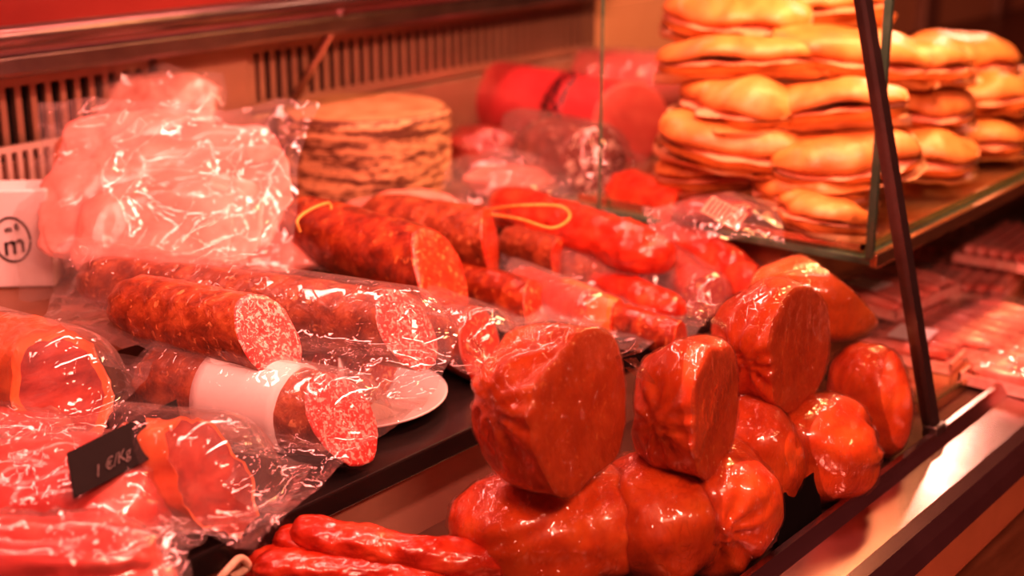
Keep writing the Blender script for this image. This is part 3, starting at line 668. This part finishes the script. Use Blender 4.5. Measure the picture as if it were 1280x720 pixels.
def mesh_of(name,v,f,mats,mi=None):
    me=bpy.data.meshes.new(name); me.from_pydata([tuple(x) for x in v],[],f)
    for m in mats: me.materials.append(m)
    if mi: me.polygons.foreach_set('material_index',mi)
    me.polygons.foreach_set('use_smooth',[True]*len(me.polygons)); return me
SM=[]
for sd in range(5):
    tp,bt,hs,pp=sandwich_mesh(sd)
    SM.append((('bread_top',mesh_of('bread_top',tp[0],tp[1],[BREAD,CRUMB],tp[2])),('bread_bottom',mesh_of('bread_bottom',bt[0],bt[1],[BREAD,CRUMB],bt[2])),
      ('ham_slice',mesh_of('ham_slice',hs[0],hs[1],[SLICE])),('paper_sheet',mesh_of('paper_sheet',pp[0],pp[1],[PAPER]))))
SAND=[]
def put(u,v,z,ang,tilt=0,sx=1,s=1.0): SAND.append((P(u+14,v,z),ang,tilt,sx,s))
A=-48
put(885,218,.190,A,0,.72,1.15); put(1000,240,.186,-95,0,.7,1.1); put(1010,270,.176,-120,0,.5,.95)
put(920,178,.230,A-4,5,1.05,1.25); put(1045,195,.225,A+14,-5,.85,1.2)
put(912,128,.272,-110,6,.75,1.3); put(1018,138,.266,-75,-6,.95,1.3)
put(915,76,.312,A-6,-5,1.0,1.25); put(1045,68,.316,A+12,6,1.05,1.25)
put(905,22,.355,-65,5,.9,1.35); put(1005,12,.357,-44,-6,1.0,1.4)
put(1120,190,.20,-65,0,.8,1.2); put(1120,130,.25,-45,5,.8,1.2); put(1130,78,.30,-40,0,.7,1.2)
put(1190,175,.185,-55,0,.8,1.1); put(1205,122,.232,-65,-4,.8,1.2); put(1185,70,.28,-40,0,.8,1.2); put(1235,155,.185,-50,0,.8,1.1); put(1235,108,.222,-50,5,.7,1.1)
for i,(c,ang,tilt,sx,s) in enumerate(SAND):
    e=bpy.data.objects.new('baguette_sandwich',None); e.empty_display_size=.02
    e.location=c-Vector((0,0,.025*s)); e.rotation_euler=(math.radians(random.uniform(-10,10)),math.radians(tilt+random.uniform(-3,3)),math.radians(ang)); e.scale=(sx,s,s)
    e['label']='golden filled baguette sandwich with paper sheet on the stack'; e['category']='sandwich'; e['group']='stacked baguette sandwiches'; COL.objects.link(e)
    for nm,me in SM[i%5]:
        o=bpy.data.objects.new(nm,me); o.parent=e; o.location=(0,0,.025); COL.objects.link(o)
# ------------------------------------------------------------ tray packs
def tray(c,ang,L,W,label,kind=0,seed=0,lab=True):
    T=Thing('meat_tray',label,'packed meat',group='plastic trays of packed meat')
    M=Matrix.Translation(Vector(c)+Vector((0,0,.004)))@Matrix.Rotation(math.radians(ang),4,'Z')
    base=merge(box(-L,L,-W,W,0,.003),box(-L,L,-W,-W+.003,.003,.012),box(-L,L,W-.003,W,.003,.012),box(-L,-L+.003,-W,W,.003,.012),box(L-.003,L,-W,W,.003,.012))
    T.add('tray',*xf(base,M),PALE,smooth=False)
    ms=[]
    if kind==0:
        for i in range(7):
            x=-L*.8+L*1.6*i/6
            bm=blob((x,random.uniform(-.004,.004),.014),(L*.2,W*.88,.009),(0,20,random.uniform(-8,8)),sub=3,seed=seed+i,lump=.15); ms.append(bm2(bm)); bm.free()
        T.add('meat_slices',*xf(merge(*ms),M),PINKM)
    else:
        for i in range(6):
            y=-W*.75+W*1.5*i/5
            (b,_,_,_)=sausage(Vector((-L*.9,y,.014)),Vector((L*.9,y,.014)),W*.15,None,.002,seed+i,True,False,.08,1,16,24); ms.append(b)
        T.add('thin_sausages',*xf(merge(*ms),M),PINKM)
    s=sheet((0,0,.026),(L,0,0),(0,W,0),n=40,amp=.003,fr=20,seed=seed); T.add('film_cover',*xf(s,M),BAG,base=False)
    if lab: T.add('paper_label',*xf(box(-L*.9,-L*.4,-W*.4,W*.4,.0285,.029),M),WHITE,smooth=False)
    T.done()
tray(P(1160,430,.001),6,.10,.055,'tray of pale pink sliced meat with label under film',0,1)
tray(P(1235,425,.001),3,.09,.055,'tray of pale meat slices under film',0,2,False)
tray(P(1110,375,.030),-5,.08,.055,'tray of pink meat slices beside the sobrasadas',0,3)
tray(P(1215,355,.001),8,.10,.06,'tray of thin pink sausages under film',1,4,False)
tray(P(1270,318,.030),3,.10,.055,'stacked tray of thin pink sausages',1,5,False)
tray(P(1180,315,.001),15,.08,.055,'tray of thin dark pink sausages',1,6,False)
tray(P(1275,468,.001),0,.08,.04,'tray of pale meat by the sill',0,7,False)
# ------------------------------------------------------------ camera, lights
cam=bpy.data.cameras.new('camera'); co=bpy.data.objects.new('camera',cam); COL.objects.link(co); SC.camera=co
co.location=(0,0,H); co.rotation_euler=(math.radians(90-17.19),0,math.radians(-51.3))
cam.lens=50; cam.sensor_width=36; cam.clip_start=.02; cam.clip_end=50
cam.dof.use_dof=True; cam.dof.focus_distance=1.16; cam.dof.aperture_fstop=3.5
def area(loc,tgt,sx,sy,pw,col):
    l=bpy.data.lights.new('strip_or_fill_lamp','AREA'); l.shape='RECTANGLE'; l.size=sx; l.size_y=sy; l.energy=pw; l.color=col
    o=bpy.data.objects.new('strip_or_fill_lamp',l); COL.objects.link(o)
    z=(Vector(loc)-Vector(tgt)).normalized(); x=Vector((1,0,0)); y=z.cross(x).normalized(); x=y.cross(z)
    o.matrix_world=mat4(Vector(loc),x,y,z)
area((.9,.56,.80),(.9,.85,0),1.3,.035,15,(1,.32,.27))
area((1.0,1.20,.8),(1.0,1.1,0),1.6,.035,10,(1,.26,.22))
area((1.7,.70,.72),(1.7,.8,0),.7,.05,7.5,(1,.44,.18))
area((2.73,1.0,.72),(1.6,.6,0),.07,.07,2.4,(1,.5,.38))
area((.35,-.35,1.15),(1.0,.7,.1),.5,.2,19,(1,.36,.27))  # added fill from the customer side to brighten front faces, no case strip
w=bpy.data.worlds.new('world'); SC.world=w; w.use_nodes=True; w.node_tree.nodes['Background'].inputs[0].default_value=(.6,.11,.10,1); w.node_tree.nodes['Background'].inputs[1].default_value=.16
SC.view_settings.view_transform='Standard'
try: SC.view_settings.look='Medium High Contrast'
except Exception: pass
